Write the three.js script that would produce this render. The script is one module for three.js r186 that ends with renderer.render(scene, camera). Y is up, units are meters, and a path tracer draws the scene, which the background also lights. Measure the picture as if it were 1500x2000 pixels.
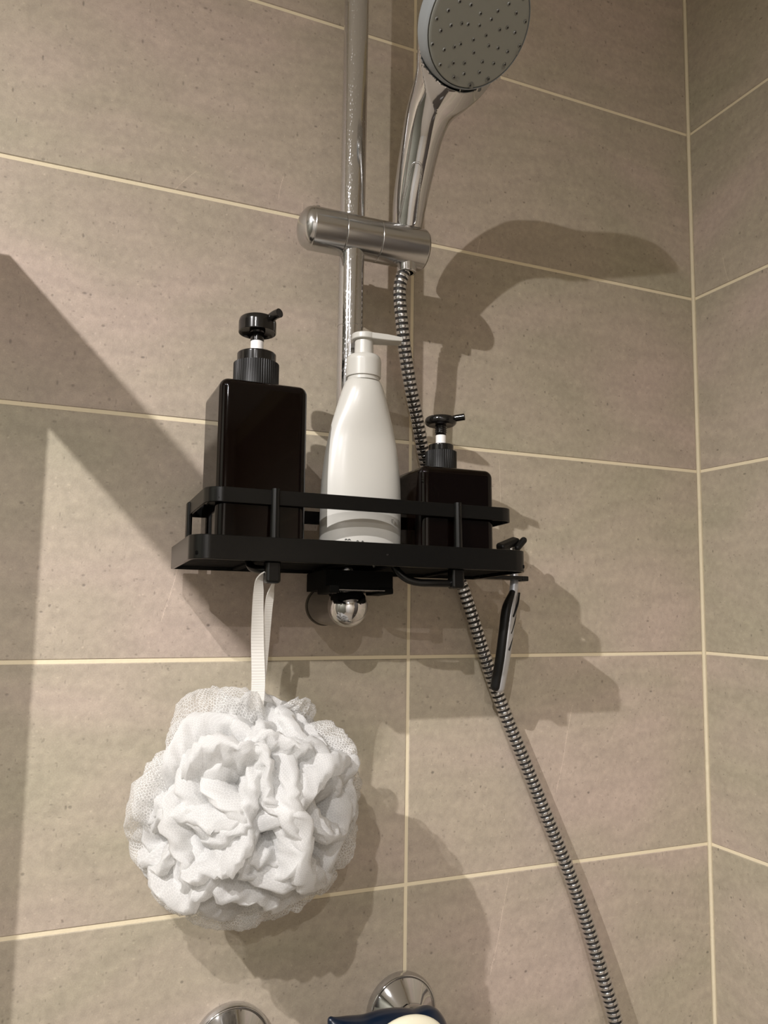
import * as THREE from 'three';
import { RoundedBoxGeometry } from 'three/addons/geometries/RoundedBoxGeometry.js';
import { ImprovedNoise } from 'three/addons/math/ImprovedNoise.js';
import { mergeGeometries, mergeVertices } from 'three/addons/utils/BufferGeometryUtils.js';

// ------------------------------------------------------------------ camera, lamps, exposure
const Y0 = 1.6;                                   // height of the reference grout joint above the floor
const scene = new THREE.Scene();
const camera = new THREE.PerspectiveCamera(65.2512, 0.75, 0.02, 20);
camera.position.set(-0.6682, Y0 + 0.0493, 0.6762);
camera.quaternion.setFromRotationMatrix(new THREE.Matrix4().makeBasis(
  new THREE.Vector3(0.91987, 0.01475, 0.39194),
  new THREE.Vector3(-0.05760, 0.99354, 0.09780),
  new THREE.Vector3(-0.38797, -0.11254, 0.91478)));
scene.add(camera);
const renderer = new THREE.WebGLRenderer({ antialias: true });
renderer.toneMapping = THREE.LinearToneMapping;
renderer.toneMappingExposure = 1.0;
renderer.shadowMap.enabled = true;
scene.background = new THREE.Color(0, 0, 0);

const CEIL = Y0 + 0.865;
const LAMPS = [
  { at: [-1.47, 0.847], power: 7.8, cone: 89.8, soft: 0.4 },
  { at: [-1.142, 1.33], power: 3.7, cone: 73, soft: 0.22 },
  { at: [-1.06, 2.05], power: 3.3, cone: 80, soft: 0.3 },
];
const LAMP_COLOR = new THREE.Color().setRGB(1.0, 0.965, 0.955);
const LAMP_SIZE = 0.4;                            // times 2 cm

// ------------------------------------------------------------------ helpers
let seed = 20240607;
function rnd() { seed = (seed * 1664525 + 1013904223) >>> 0; return seed / 4294967296; }
const rr = (a, b) => a + (b - a) * rnd();
const V = (x, y, z) => new THREE.Vector3(x, y, z);
const W = (x, y, z) => new THREE.Vector3(x, Y0 + y, z);
const names = {};
function numbered(n) { names[n] = (names[n] ?? -1) + 1; return names[n] ? `${n}_${String(names[n]).padStart(3, '0')}` : n; }
function shadows(o) { o.castShadow = true; o.receiveShadow = true; return o; }
function thing(name, label, category, group) {
  const o = new THREE.Group(); o.name = numbered(name); scene.add(o);
  o.userData = { label, category }; if (group) o.userData.group = group;
  return o;
}
function part(name, geo, mat, parent, label) {
  const m = shadows(new THREE.Mesh(geo, mat)); m.name = name; parent.add(m);
  if (label) m.userData.label = label;
  return m;
}
function structure(name, geo, mat) {
  const m = shadows(new THREE.Mesh(geo, mat)); m.name = name; scene.add(m);
  m.userData = { kind: 'structure' }; return m;
}
const place = (g, x, y, z) => g.translate(x, y, z);
function box(w, h, d, x = 0, y = 0, z = 0, r = 0.001, seg = 2) {
  return new RoundedBoxGeometry(w, h, d, seg, Math.min(r, w / 2.01, h / 2.01, d / 2.01)).translate(x, y, z);
}
function cyl(r0, r1, h, seg = 40) { return new THREE.CylinderGeometry(r1, r0, h, seg); }
function lathe(pts, seg = 64) { return new THREE.LatheGeometry(pts.map(p => new THREE.Vector2(p[0], p[1])), seg); }
function tube(points, r, seg = 80, rad = 16, closed = false) {
  return new THREE.TubeGeometry(new THREE.CatmullRomCurve3(points, closed), seg, r, rad, closed);
}
// profile with rounded corners: points [x, y, radius]
function rounded(pts, n = 5) {
  const out = [];
  pts.forEach((p, i) => {
    const r = p[2] || 0;
    if (!r || i === 0 || i === pts.length - 1) { out.push([p[0], p[1]]); return; }
    const a = pts[i - 1], b = pts[i + 1];
    const da = Math.hypot(a[0] - p[0], a[1] - p[1]), db = Math.hypot(b[0] - p[0], b[1] - p[1]);
    const ra = Math.min(r, da * 0.49), rb = Math.min(r, db * 0.49);
    const s = [p[0] + (a[0] - p[0]) / da * ra, p[1] + (a[1] - p[1]) / da * ra];
    const e = [p[0] + (b[0] - p[0]) / db * rb, p[1] + (b[1] - p[1]) / db * rb];
    for (let k = 0; k <= n; k++) {
      const t = k / n, u = 1 - t;
      out.push([u * u * s[0] + 2 * u * t * p[0] + t * t * e[0], u * u * s[1] + 2 * u * t * p[1] + t * t * e[1]]);
    }
  });
  return out;
}
// surface nets over a signed distance field
function netSurface(sdf, lo, hi, cell) {
  const n = [0, 1, 2].map(i => Math.ceil((hi[i] - lo[i]) / cell) + 1);
  const [nx, ny, nz] = n, val = new Float32Array(nx * ny * nz);
  const id = (i, j, k) => i + nx * (j + ny * k);
  for (let k = 0; k < nz; k++) for (let j = 0; j < ny; j++) for (let i = 0; i < nx; i++)
    val[id(i, j, k)] = sdf(lo[0] + i * cell, lo[1] + j * cell, lo[2] + k * cell);
  const vert = new Int32Array(nx * ny * nz).fill(-1), pos = [], idx = [];
  const E = [[0, 1], [2, 3], [4, 5], [6, 7], [0, 2], [1, 3], [4, 6], [5, 7], [0, 4], [1, 5], [2, 6], [3, 7]];
  for (let k = 0; k < nz - 1; k++) for (let j = 0; j < ny - 1; j++) for (let i = 0; i < nx - 1; i++) {
    const c = []; let m = 0;
    for (let q = 0; q < 8; q++) { const v = val[id(i + (q & 1), j + (q >> 1 & 1), k + (q >> 2))]; c.push(v); if (v < 0) m |= 1 << q; }
    if (m === 0 || m === 255) continue;
    let x = 0, y = 0, z = 0, cnt = 0;
    for (const [a, b] of E) {
      if ((c[a] < 0) === (c[b] < 0)) continue;
      const t = c[a] / (c[a] - c[b]);
      x += (a & 1) + t * ((b & 1) - (a & 1)); y += (a >> 1 & 1) + t * ((b >> 1 & 1) - (a >> 1 & 1)); z += (a >> 2) + t * ((b >> 2) - (a >> 2)); cnt++;
    }
    vert[id(i, j, k)] = pos.length / 3;
    pos.push(lo[0] + (i + x / cnt) * cell, lo[1] + (j + y / cnt) * cell, lo[2] + (k + z / cnt) * cell);
  }
  const quad = (a, b, c, d, flip) => { if (a < 0 || b < 0 || c < 0 || d < 0) return; if (flip) idx.push(a, c, b, a, d, c); else idx.push(a, b, c, a, c, d); };
  for (let k = 1; k < nz - 1; k++) for (let j = 1; j < ny - 1; j++) for (let i = 1; i < nx - 1; i++) {
    const s = val[id(i, j, k)] < 0;
    if (s !== val[id(i + 1, j, k)] < 0) quad(vert[id(i, j - 1, k - 1)], vert[id(i, j, k - 1)], vert[id(i, j, k)], vert[id(i, j - 1, k)], !s);
    if (s !== val[id(i, j + 1, k)] < 0) quad(vert[id(i - 1, j, k - 1)], vert[id(i - 1, j, k)], vert[id(i, j, k)], vert[id(i, j, k - 1)], !s);
    if (s !== val[id(i, j, k + 1)] < 0) quad(vert[id(i - 1, j - 1, k)], vert[id(i, j - 1, k)], vert[id(i, j, k)], vert[id(i - 1, j, k)], !s);
  }
  const nor = new Float32Array(pos.length), e = cell * 0.6;
  for (let q = 0; q < pos.length; q += 3) {           // slide onto the surface, then take the field's own normal
    for (let it = 0; it < 2; it++) {
      const [x, y, z] = [pos[q], pos[q + 1], pos[q + 2]], d = sdf(x, y, z);
      const g = [sdf(x + e, y, z) - sdf(x - e, y, z), sdf(x, y + e, z) - sdf(x, y - e, z), sdf(x, y, z + e) - sdf(x, y, z - e)], l = Math.hypot(...g) || 1;
      for (let a = 0; a < 3; a++) { pos[q + a] -= d * g[a] / l * 0.9; nor[q + a] = g[a] / l; }
    }
  }
  const geo = new THREE.BufferGeometry();
  geo.setAttribute('position', new THREE.Float32BufferAttribute(pos, 3));
  geo.setAttribute('normal', new THREE.BufferAttribute(nor, 3));
  geo.setAttribute('uv', new THREE.Float32BufferAttribute(new Float32Array(pos.length / 3 * 2), 2));
  geo.setIndex(idx);
  return geo;
}
const smin = (a, b, k) => { const h = Math.max(k - Math.abs(a - b), 0) / k; return Math.min(a, b) - h * h * k * 0.25; };
function capsule(p, a, b, ra, rb) {                   // tapered capsule, close enough for gentle tapers
  const bx = b[0] - a[0], by = b[1] - a[1], bz = b[2] - a[2], px = p[0] - a[0], py = p[1] - a[1], pz = p[2] - a[2];
  const t = Math.min(1, Math.max(0, (px * bx + py * by + pz * bz) / (bx * bx + by * by + bz * bz)));
  return Math.hypot(px - bx * t, py - by * t, pz - bz * t) - (ra + (rb - ra) * t);
}
// ribbon / strap: centre line points with a width direction per point and width
function strap(pts, sides, widths, th, n = 60) {
  const c = new THREE.CatmullRomCurve3(pts), s = new THREE.CatmullRomCurve3(sides.map(v => v.clone().normalize()));
  const pos = [], uv = [], idx = [];
  for (let i = 0; i <= n; i++) {
    const t = i / n, p = c.getPoint(t), d = s.getPoint(t).normalize(), tan = c.getTangent(t), nn = new THREE.Vector3().crossVectors(d, tan).normalize();
    const k = t * (widths.length - 1), a = Math.min(widths.length - 2, Math.floor(k)), w = widths[a] + (widths[a + 1] - widths[a]) * (k - a);
    [[-1, -1], [1, -1], [1, 1], [-1, 1]].forEach(([u, v], q) => {
      const X = p.clone().addScaledVector(d, u * w / 2).addScaledVector(nn, v * th / 2);
      pos.push(X.x, X.y, X.z); uv.push((q === 0 || q === 3 ? 0 : w), t * c.getLength());
    });
  }
  for (let i = 0; i < n; i++) for (let q = 0; q < 4; q++) { const a = i * 4 + q, b = i * 4 + (q + 1) % 4; idx.push(a, a + 4, b, b, a + 4, b + 4); }
  const g = new THREE.BufferGeometry();
  g.setAttribute('position', new THREE.Float32BufferAttribute(pos, 3)); g.setAttribute('uv', new THREE.Float32BufferAttribute(uv, 2)); g.setIndex(idx);
  const flat = g.toNonIndexed(); flat.computeVertexNormals(); return flat;
}

// ------------------------------------------------------------------ textures
const noise = new ImprovedNoise();
function texture(w, h, fill, srgb) {
  const data = new Uint8Array(w * h * 4); fill(data, w, h);
  const t = new THREE.DataTexture(data, w, h); t.magFilter = THREE.LinearFilter; t.minFilter = THREE.LinearMipmapLinearFilter; t.generateMipmaps = true;
  t.wrapS = t.wrapT = THREE.RepeatWrapping; if (srgb) t.colorSpace = THREE.SRGBColorSpace; t.needsUpdate = true; return t;
}
const TW = 1.2, TH = 0.6;                             // metres one tile texture covers
const tileBump = new Uint8Array(2048 * 1024).fill(150);
const tileColor = texture(2048, 1024, (d, w, h) => {
  const f = new Float32Array(w * h);
  for (let j = 0; j < h; j++) for (let i = 0; i < w; i++) {
    const x = i / w * TW, y = j / h * TH;
    const warp = noise.noise(x * 5, y * 7, 9.1) * 0.05;
    const a = noise.noise(x * 4.2, (y + warp) * 8, 1.3), b = noise.noise(x * 11, (y + warp) * 26, 4.7);
    const c = noise.noise(x * 18, (y + warp * 0.6) * 120, 7.9), e = noise.noise(x * 60, y * 60, 2.2), g = noise.noise(x * 210, y * 210, 5.5), s = rnd() - 0.5;
    const hue = Math.max(-1, Math.min(1, a * 1.3 + b * 0.9));
    const v = 1 + b * 0.035 + a * 0.025 + c * 0.035 + e * 0.022 + g * 0.05 + s * 0.06;
    const k = (j * w + i) * 4;
    d[k] = Math.min(255, (169 + hue * 2.5) * v); d[k + 1] = Math.min(255, (157 - hue * 1.2) * v); d[k + 2] = Math.min(255, (141 + hue * 3) * v); d[k + 3] = 255;
    tileBump[j * w + i] = 150 + 40 * g + 30 * s + 14 * e;
  }
  const spot = (n, rmin, rmax, amt, pit) => {
    for (let q = 0; q < n; q++) {
      const cx = rnd() * w, cy = rnd() * h, r = rr(rmin, rmax), st = rr(0.5, 1.6), al = amt * rr(0.4, 1), R = Math.ceil(r * 2);
      for (let jj = -R; jj <= R; jj++) for (let ii = -R; ii <= R; ii++) {
        const m = 1 - Math.hypot(ii / st, jj * st) / r; if (m <= 0) continue;
        const i = (Math.floor(cx) + ii + w) % w, j = (Math.floor(cy) + jj + h) % h, k = (j * w + i) * 4, u = 1 + al * Math.min(1, m * 1.8);
        for (let z = 0; z < 3; z++) d[k + z] = Math.max(0, Math.min(255, d[k + z] * u));
        tileBump[j * w + i] = Math.max(0, Math.min(255, tileBump[j * w + i] + pit * Math.min(1, m * 2)));
      }
    }
  };
  spot(5200, 0.8, 2.0, -0.17, -45); spot(420, 1.4, 3.0, -0.26, -80); spot(3400, 0.8, 1.9, 0.11, 15);
  for (let q = 0; q < 9; q++) {                      // hairline scratches
    let x = rnd() * w, y = rnd() * h, an = rr(1.1, 1.9), len = rr(40, 150);
    for (let t = 0; t < len; t++) { x += Math.cos(an); y += Math.sin(an); an += rr(-0.02, 0.02); const k = ((Math.floor(y + h) % h) * w + Math.floor(x + w) % w) * 4; for (let z = 0; z < 3; z++) d[k + z] = Math.min(255, d[k + z] * 1.13); }
  }
}, true);
const tileRelief = texture(2048, 1024, (d) => { for (let i = 0; i < tileBump.length; i++) { d[i * 4] = d[i * 4 + 1] = d[i * 4 + 2] = tileBump[i]; d[i * 4 + 3] = 255; } });
const grainMap = texture(512, 512, (d, w, h) => {
  for (let j = 0; j < h; j++) for (let i = 0; i < w; i++) {
    const v = 205 + 22 * noise.noise(i / 24, j / 24, 3.3) + 26 * noise.noise(i / 6, j / 6, 8.8) + 22 * (rnd() - 0.5), k = (j * w + i) * 4;
    d[k] = d[k + 1] = d[k + 2] = v; d[k + 3] = 255;
  }
}, true);
const limescale = texture(512, 512, (d, w, h) => {   // water marks on chrome: roughness, green channel
  const f = new Float32Array(w * h).fill(0.09);
  for (let q = 0; q < 900; q++) { const cx = rnd() * w, cy = rnd() * h, r = rr(1, 5), a = rr(0.05, 0.24);
    for (let jj = -6; jj <= 6; jj++) for (let ii = -6; ii <= 6; ii++) { const m = Math.hypot(ii, jj) / r; if (m < 1) f[((Math.floor(cy) + jj + h) % h) * w + (Math.floor(cx) + ii + w) % w] += a * (m > 0.6 ? 1 : 0.4); } }
  for (let i = 0; i < w * h; i++) { d[i * 4] = d[i * 4 + 1] = d[i * 4 + 2] = Math.min(255, f[i] * 255); d[i * 4 + 3] = 255; }
});
const net = texture(256, 256, (d, w, h) => {          // knitted hexagon netting, 8 x 8 cells
  const N = 12, at = (x, y) => {                      // distance to the walls of a hexagon lattice
    const sx = x * N, sy = y * N * 0.9; let best = 9, second = 9;
    for (let r = Math.floor(sy) - 2; r <= Math.floor(sy) + 2; r++) for (let c = Math.floor(sx) - 2; c <= Math.floor(sx) + 2; c++) {
      const dx = sx - (c + ((r & 1) ? 0.5 : 0)), dy = sy - r, q = dx * dx + dy * dy * 1.1;
      if (q < best) { second = best; best = q; } else if (q < second) second = q;
    }
    return Math.sqrt(second) - Math.sqrt(best);
  };
  for (let j = 0; j < h; j++) for (let i = 0; i < w; i++) {
    const m = at(i / w, j / h), k = (j * w + i) * 4, v = m < 0.16 ? 255 : m < 0.26 ? 255 * (0.26 - m) / 0.10 : 0;
    d[k] = d[k + 1] = d[k + 2] = Math.max(56, v); d[k + 3] = 255;
  }
});
const netClose = texture(256, 256, (d) => { for (let i = 0; i < 256 * 256; i++) { const v = net.image.data[i * 4]; d[i * 4] = d[i * 4 + 1] = d[i * 4 + 2] = 190 + v * 0.25; d[i * 4 + 3] = 255; } });
const grosgrain = texture(8, 64, (d, w, h) => { for (let j = 0; j < h; j++) for (let i = 0; i < w; i++) { const k = (j * w + i) * 4; d[k] = d[k + 1] = d[k + 2] = 128 + 110 * Math.sin(j / h * Math.PI * 16); d[k + 3] = 255; } });

// ------------------------------------------------------------------ materials
const std = (o) => new THREE.MeshStandardMaterial(o), phy = (o) => new THREE.MeshPhysicalMaterial(o);
const lin = (r, g, b) => new THREE.Color().setRGB(r, g, b);
const M = {
  tile: [1, 0.985, 1.012].map((k, i) => std({ map: tileColor, color: lin(k * 0.98, k * 0.98, k * 0.97), roughness: 0.62, bumpMap: tileRelief, bumpScale: 0.0005 })),
  grout: std({ color: lin(0.72, 0.63, 0.45), roughness: 0.9, bumpMap: grainMap, bumpScale: 0.0004 }),
  paint: std({ color: lin(0.72, 0.67, 0.60), roughness: 0.8 }),
  paintDark: std({ color: lin(0.16, 0.16, 0.13), roughness: 0.7 }),
  ceiling: std({ color: lin(0.85, 0.83, 0.79), roughness: 0.9 }),
  floor: std({ color: lin(0.42, 0.37, 0.31), roughness: 0.6 }),
  doorPaint: std({ color: lin(0.75, 0.74, 0.72), roughness: 0.4 }),
  darkWood: std({ color: lin(0.022, 0.014, 0.010), roughness: 0.5 }),
  chrome: std({ color: lin(0.60, 0.60, 0.605), metalness: 1, roughness: 0.07 }),
  chromeDull: std({ color: lin(0.27, 0.27, 0.25), metalness: 1, roughness: 0.12 }),
  chromeWet: std({ color: lin(0.60, 0.60, 0.605), metalness: 1, roughness: 1, roughnessMap: limescale }),
  chromeSatin: std({ color: lin(0.54, 0.54, 0.54), metalness: 1, roughness: 0.2 }),
  silver: std({ color: lin(0.50, 0.51, 0.53), metalness: 0.7, roughness: 0.4 }),
  hoseCore: std({ color: lin(0.014, 0.012, 0.011), roughness: 0.6 }),
  black: phy({ color: lin(0.0026, 0.0026, 0.0023), roughness: 0.26, specularIntensity: 0.65 }),
  blackMatte: phy({ color: lin(0.0025, 0.0025, 0.0022), roughness: 0.7, specularIntensity: 0.15 }),
  blackGloss: phy({ color: lin(0.006, 0.0055, 0.005), roughness: 0.14 }),
  blackRubber: phy({ color: lin(0.0045, 0.0045, 0.0042), roughness: 0.42, specularIntensity: 0.6 }),
  amber: phy({ color: lin(0.0017, 0.0006, 0.0004), roughness: 0.04, ior: 1.49, specularIntensity: 0.5 }),
  whitePlastic: phy({ color: lin(0.52, 0.51, 0.47), roughness: 0.32, clearcoat: 0.25, clearcoatRoughness: 0.2 }),
  whiteStem: std({ color: lin(0.82, 0.81, 0.79), roughness: 0.35 }),
  ink: std({ color: lin(0.03, 0.03, 0.03), roughness: 0.5 }),
  headGrey: std({ color: lin(0.30, 0.325, 0.34), roughness: 0.38 }),
  faceGrey: std({ color: lin(0.29, 0.30, 0.275), roughness: 0.5 }),
  nozzle: std({ color: lin(0.2, 0.2, 0.185), roughness: 0.45 }),
  water: phy({ color: lin(1, 1, 1), roughness: 0.02, transmission: 1, thickness: 0.003, ior: 1.33 }),
  net: phy({ color: lin(0.86, 0.855, 0.84), roughness: 0.9, transmission: 0.5, thickness: 0, specularIntensity: 0.3, alphaMap: net, transparent: true, side: THREE.DoubleSide }),
  netClose: phy({ color: lin(0.87, 0.867, 0.855), roughness: 0.95, transmission: 0.55, thickness: 0, specularIntensity: 0.3, alphaMap: netClose, transparent: true, side: THREE.DoubleSide }),
  netThick: phy({ color: lin(0.93, 0.925, 0.915), roughness: 0.9, transmission: 0.4, thickness: 0, side: THREE.DoubleSide }),
  ribbon: std({ color: lin(0.72, 0.70, 0.655), roughness: 0.8, bumpMap: grosgrain, bumpScale: 0.00012, side: THREE.DoubleSide }),
  navy: phy({ color: lin(0.0008, 0.0065, 0.019), roughness: 0.3, clearcoat: 0.3 }),
  cream: std({ color: lin(0.72, 0.68, 0.52), roughness: 0.45 }),
  lens: std({ color: lin(0.9, 0.9, 0.9), emissive: lin(1, 0.94, 0.86), emissiveIntensity: 6 }),
  satinMetal: std({ color: lin(0.55, 0.55, 0.55), metalness: 1, roughness: 0.35 }),
};
grosgrain.repeat.set(1, 105);
tileColor.repeat.set(1 / TW, 1 / TH); tileRelief.repeat.set(1 / TW, 1 / TH);
grainMap.repeat.set(9, 9);
net.repeat.set(62, 62); netClose.repeat.set(66, 66);                               // uv in metres: one repeat is about 17 mm, a cell 1.7 mm
limescale.repeat.set(2, 8);

// ------------------------------------------------------------------ the room
const LEFT = -1.95, FRONT = 2.6, JOINT = 0.0031;
const wallBack = structure('wall_back', new THREE.BoxGeometry(-LEFT + 0.1, CEIL + 0.1, 0.12).translate(LEFT / 2 + 0.0, CEIL / 2, -0.0606), M.grout);
const wallRight = structure('wall_right', new THREE.BoxGeometry(0.12, CEIL + 0.1, FRONT + 0.1).translate(0.0606, CEIL / 2, FRONT / 2), M.grout);
structure('wall_left', new THREE.BoxGeometry(0.12, CEIL + 0.1, FRONT + 0.2).translate(LEFT - 0.06, CEIL / 2, FRONT / 2), M.paintDark);
structure('wall_front', new THREE.BoxGeometry(-LEFT + 0.2, CEIL + 0.1, 0.12).translate(LEFT / 2, CEIL / 2, FRONT + 0.06), M.paint);
structure('floor', new THREE.BoxGeometry(-LEFT + 0.2, 0.1, FRONT + 0.2).translate(LEFT / 2, -0.05, FRONT / 2), M.floor);
structure('ceiling', new THREE.BoxGeometry(-LEFT + 0.2, 0.1, FRONT + 0.2).translate(LEFT / 2, CEIL + 0.05, FRONT / 2), M.ceiling);

// one tile: bevelled face, sides running back into the mortar; local x across, y up, z out; front face at z = 0
function tileGeometry(w, h, u0, v0) {
  const b = 0.0007, dp = 0.0075, rings = [[0, -dp], [0, -b], [b, 0]], pos = [], uv = [], idx = [];
  for (const [inset, z] of rings) for (const [sx, sy] of [[-1, -1], [1, -1], [1, 1], [-1, 1]]) {
    const x = sx * (w / 2 - inset), y = sy * (h / 2 - inset); pos.push(x, y, z); uv.push(u0 + x + w / 2, v0 + y + h / 2);
  }
  for (let r = 0; r < 2; r++) for (let q = 0; q < 4; q++) { const a = r * 4 + q, c = r * 4 + (q + 1) % 4; idx.push(a, c, a + 4, c, c + 4, a + 4); }
  idx.push(8, 9, 10, 8, 10, 11);
  const g = new THREE.BufferGeometry();
  g.setAttribute('position', new THREE.Float32BufferAttribute(pos, 3)); g.setAttribute('uv', new THREE.Float32BufferAttribute(uv, 2)); g.setIndex(idx);
  const f = g.toNonIndexed(); f.computeVertexNormals(); return f;
}
function tileWall(parent, cuts, toWorld, turn) {      // cuts: joint positions along the wall
  for (let row = -8; row <= 3; row++) {
    const lo = Math.max(row * 0.2, -Y0), hi = Math.min((row + 1) * 0.2, CEIL - Y0);
    for (let c = 0; c < cuts.length - 1; c++) {
      const w = cuts[c + 1] - cuts[c] - JOINT, h = hi - lo - JOINT; if (h < 0.01) continue;
      const t = part('tile', tileGeometry(w, h, rr(0, TW - w), rr(0, TH - h)), M.tile[Math.floor(rnd() * 3)], parent);
      t.rotation.y = turn; t.position.copy(toWorld((cuts[c] + cuts[c + 1]) / 2, (lo + hi) / 2));
      t.position.add(turn ? V(rr(-0.00025, 0), 0, 0) : V(0, 0, rr(0, 0.00025)));
    }
  }
}
tileWall(wallBack, [LEFT + 0.002, -1.5548, -0.9548, -0.3548, -0.0012], (s, y) => W(s, y, 0), 0);
tileWall(wallRight, [0.0012, 0.6, 1.5, 2.1, FRONT - 0.002], (s, y) => W(0, y, s), -Math.PI / 2);
part('corner_sealant', new THREE.CylinderGeometry(0.0026, 0.0026, CEIL - 0.01, 12).translate(-0.0003, CEIL / 2, 0.0003), M.grout, wallBack);
// door in the front wall, behind the photographer
const door = structure('door_1', box(0.8, 2.0, 0.04, -1.2, 1.0, FRONT - 0.015, 0.004), M.doorPaint);
// dark wooden door in the right wall, beyond the shower; it shows only as the dark mirror image in the glossy black plastic
const door2 = structure('door_2', box(0.03, 2.05, 0.90, -0.012, 1.03, 1.06, 0.003), M.darkWood);
part('door_handle', box(0.03, 0.02, 0.12, -0.04, 1.02, 0.72, 0.006), M.satinMetal, door2);
part('door_handle', box(0.12, 0.02, 0.02, -0.92, 1.02, FRONT - 0.07, 0.006), M.satinMetal, door);

// ------------------------------------------------------------------ ceiling lamps
LAMPS.forEach((l, i) => {
  const t = thing('ceiling_downlight', 'x', 'lamp');
  t.userData.label = ['small round recessed ceiling downlight nearest the tiled shower wall', 'small round recessed ceiling downlight in the middle of the three', 'small round recessed ceiling downlight farthest from the shower wall'][i];
  t.position.set(l.at[0], CEIL, l.at[1]);
  part('trim_ring', lathe(rounded([[0.012, -0.001], [0.03, -0.003, 0.001], [0.042, -0.002, 0.001], [0.043, 0.002]]), 48), M.satinMetal, t);
  part('lens', cyl(0.0115, 0.0115, 0.002, 32).translate(0, -0.0012, 0), M.lens, t);
  const s = new THREE.SpotLight(LAMP_COLOR, l.power, 0, l.cone * Math.PI / 180, l.soft, 2);
  s.name = 'lamp'; s.position.set(l.at[0], CEIL - 0.012, l.at[1]); s.target.position.set(l.at[0], 0, l.at[1]);
  s.castShadow = true; s.shadow.radius = LAMP_SIZE; s.shadow.mapSize.set(2048, 2048); s.shadow.camera.near = 0.02;
  scene.add(s); scene.add(s.target);
});

// ------------------------------------------------------------------ shower rail with slider
const RX = -0.4405, RZ = 0.06;
{
  const t = thing('shower_rail', 'vertical chrome tube rail fixed to the tiles, with a ball end below the shelf', 'shower rail');
  t.position.set(RX, Y0 + 0.0465, RZ);
  part('tube', cyl(0.0108, 0.0108, 0.74, 64).translate(0, 0.37, 0), M.chromeWet, t);
  part('joint_ring', lathe([[0.0107, 0.2338], [0.0111, 0.234], [0.0111, 0.2344], [0.0107, 0.2346]], 64), M.chromeSatin, t);
  const br = rounded([[0.0001, 0.0205], [0.0168, 0.0205, 0.02], [0.0168, 0.0, 0.004], [0.0166, -0.056, 0.001], [0.0172, -0.0585, 0.001], [0.0172, -0.0605]], 14);
  // ball-ended wall bracket at the bottom and its twin at the top
  const arc = []; for (let k = 0; k <= 20; k++) { const a = k / 20 * Math.PI / 2; arc.push([Math.max(0.00005, 0.0168 * Math.sin(a)), 0.0168 * Math.cos(a)]); }
  const cap = lathe([...arc, [0.0167, -0.0015]].reverse(), 64).rotateX(Math.PI / 2);
  const body = lathe([[0.0167, -0.0015], [0.0166, -0.002], [0.0163, -0.0575], [0.0172, -0.058], [0.0172, -0.0605]].reverse(), 64).rotateX(Math.PI / 2);
  part('wall_bracket', body.clone().translate(0.0025, -0.001, 0.0005), M.chromeDull, t);
  part('ball_cap', cap.clone().translate(0.0025, -0.001, 0.0005), M.chrome, t, 'polished chrome ball end');
  part('wall_bracket', body.clone().translate(0, 0.74, 0), M.chromeDull, t);
  part('ball_cap', cap.clone().translate(0, 0.74, 0), M.chrome, t);

  const s = thing('shower_slider', 'chrome cylindrical slider clamped across the rail, domed at its left end', 'shower holder');
  s.position.set(RX, Y0 + 0.3615, RZ);
  const R = 0.0182, ax = (pts) => lathe(pts, 72).rotateZ(-Math.PI / 2);  // profile axis along +x
  const dome = []; for (let k = 0; k <= 16; k++) { const a = k / 16 * Math.PI / 2; dome.push([Math.max(0.00005, (R - 0.0006) * Math.sin(a)), -0.0378 - 0.0105 * Math.cos(a)]); }
  part('end_knob', ax([...dome, [R - 0.0002, -0.0375], [R, -0.037], [R, -0.0105], [R - 0.0006, -0.0099]]), M.chromeSatin, s);
  part('clamp_body', ax([[R - 0.0006, -0.0097], [R, -0.0091], [R, 0.0217], [R - 0.0006, 0.0223]]), M.chromeSatin, s);
  part('handset_socket', ax([[R - 0.0006, 0.0225], [R, 0.0231], [R, 0.0655], [R - 0.0012, 0.0675], [0.00005, 0.0682]]), M.chromeSatin, s);
  part('set_screw', lathe(rounded([[0.00005, 0.0215], [0.0022, 0.0212, 0.001], [0.0022, 0.0165]]), 20).translate(-0.031, 0, -0.001), M.chrome, s);
}

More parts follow.
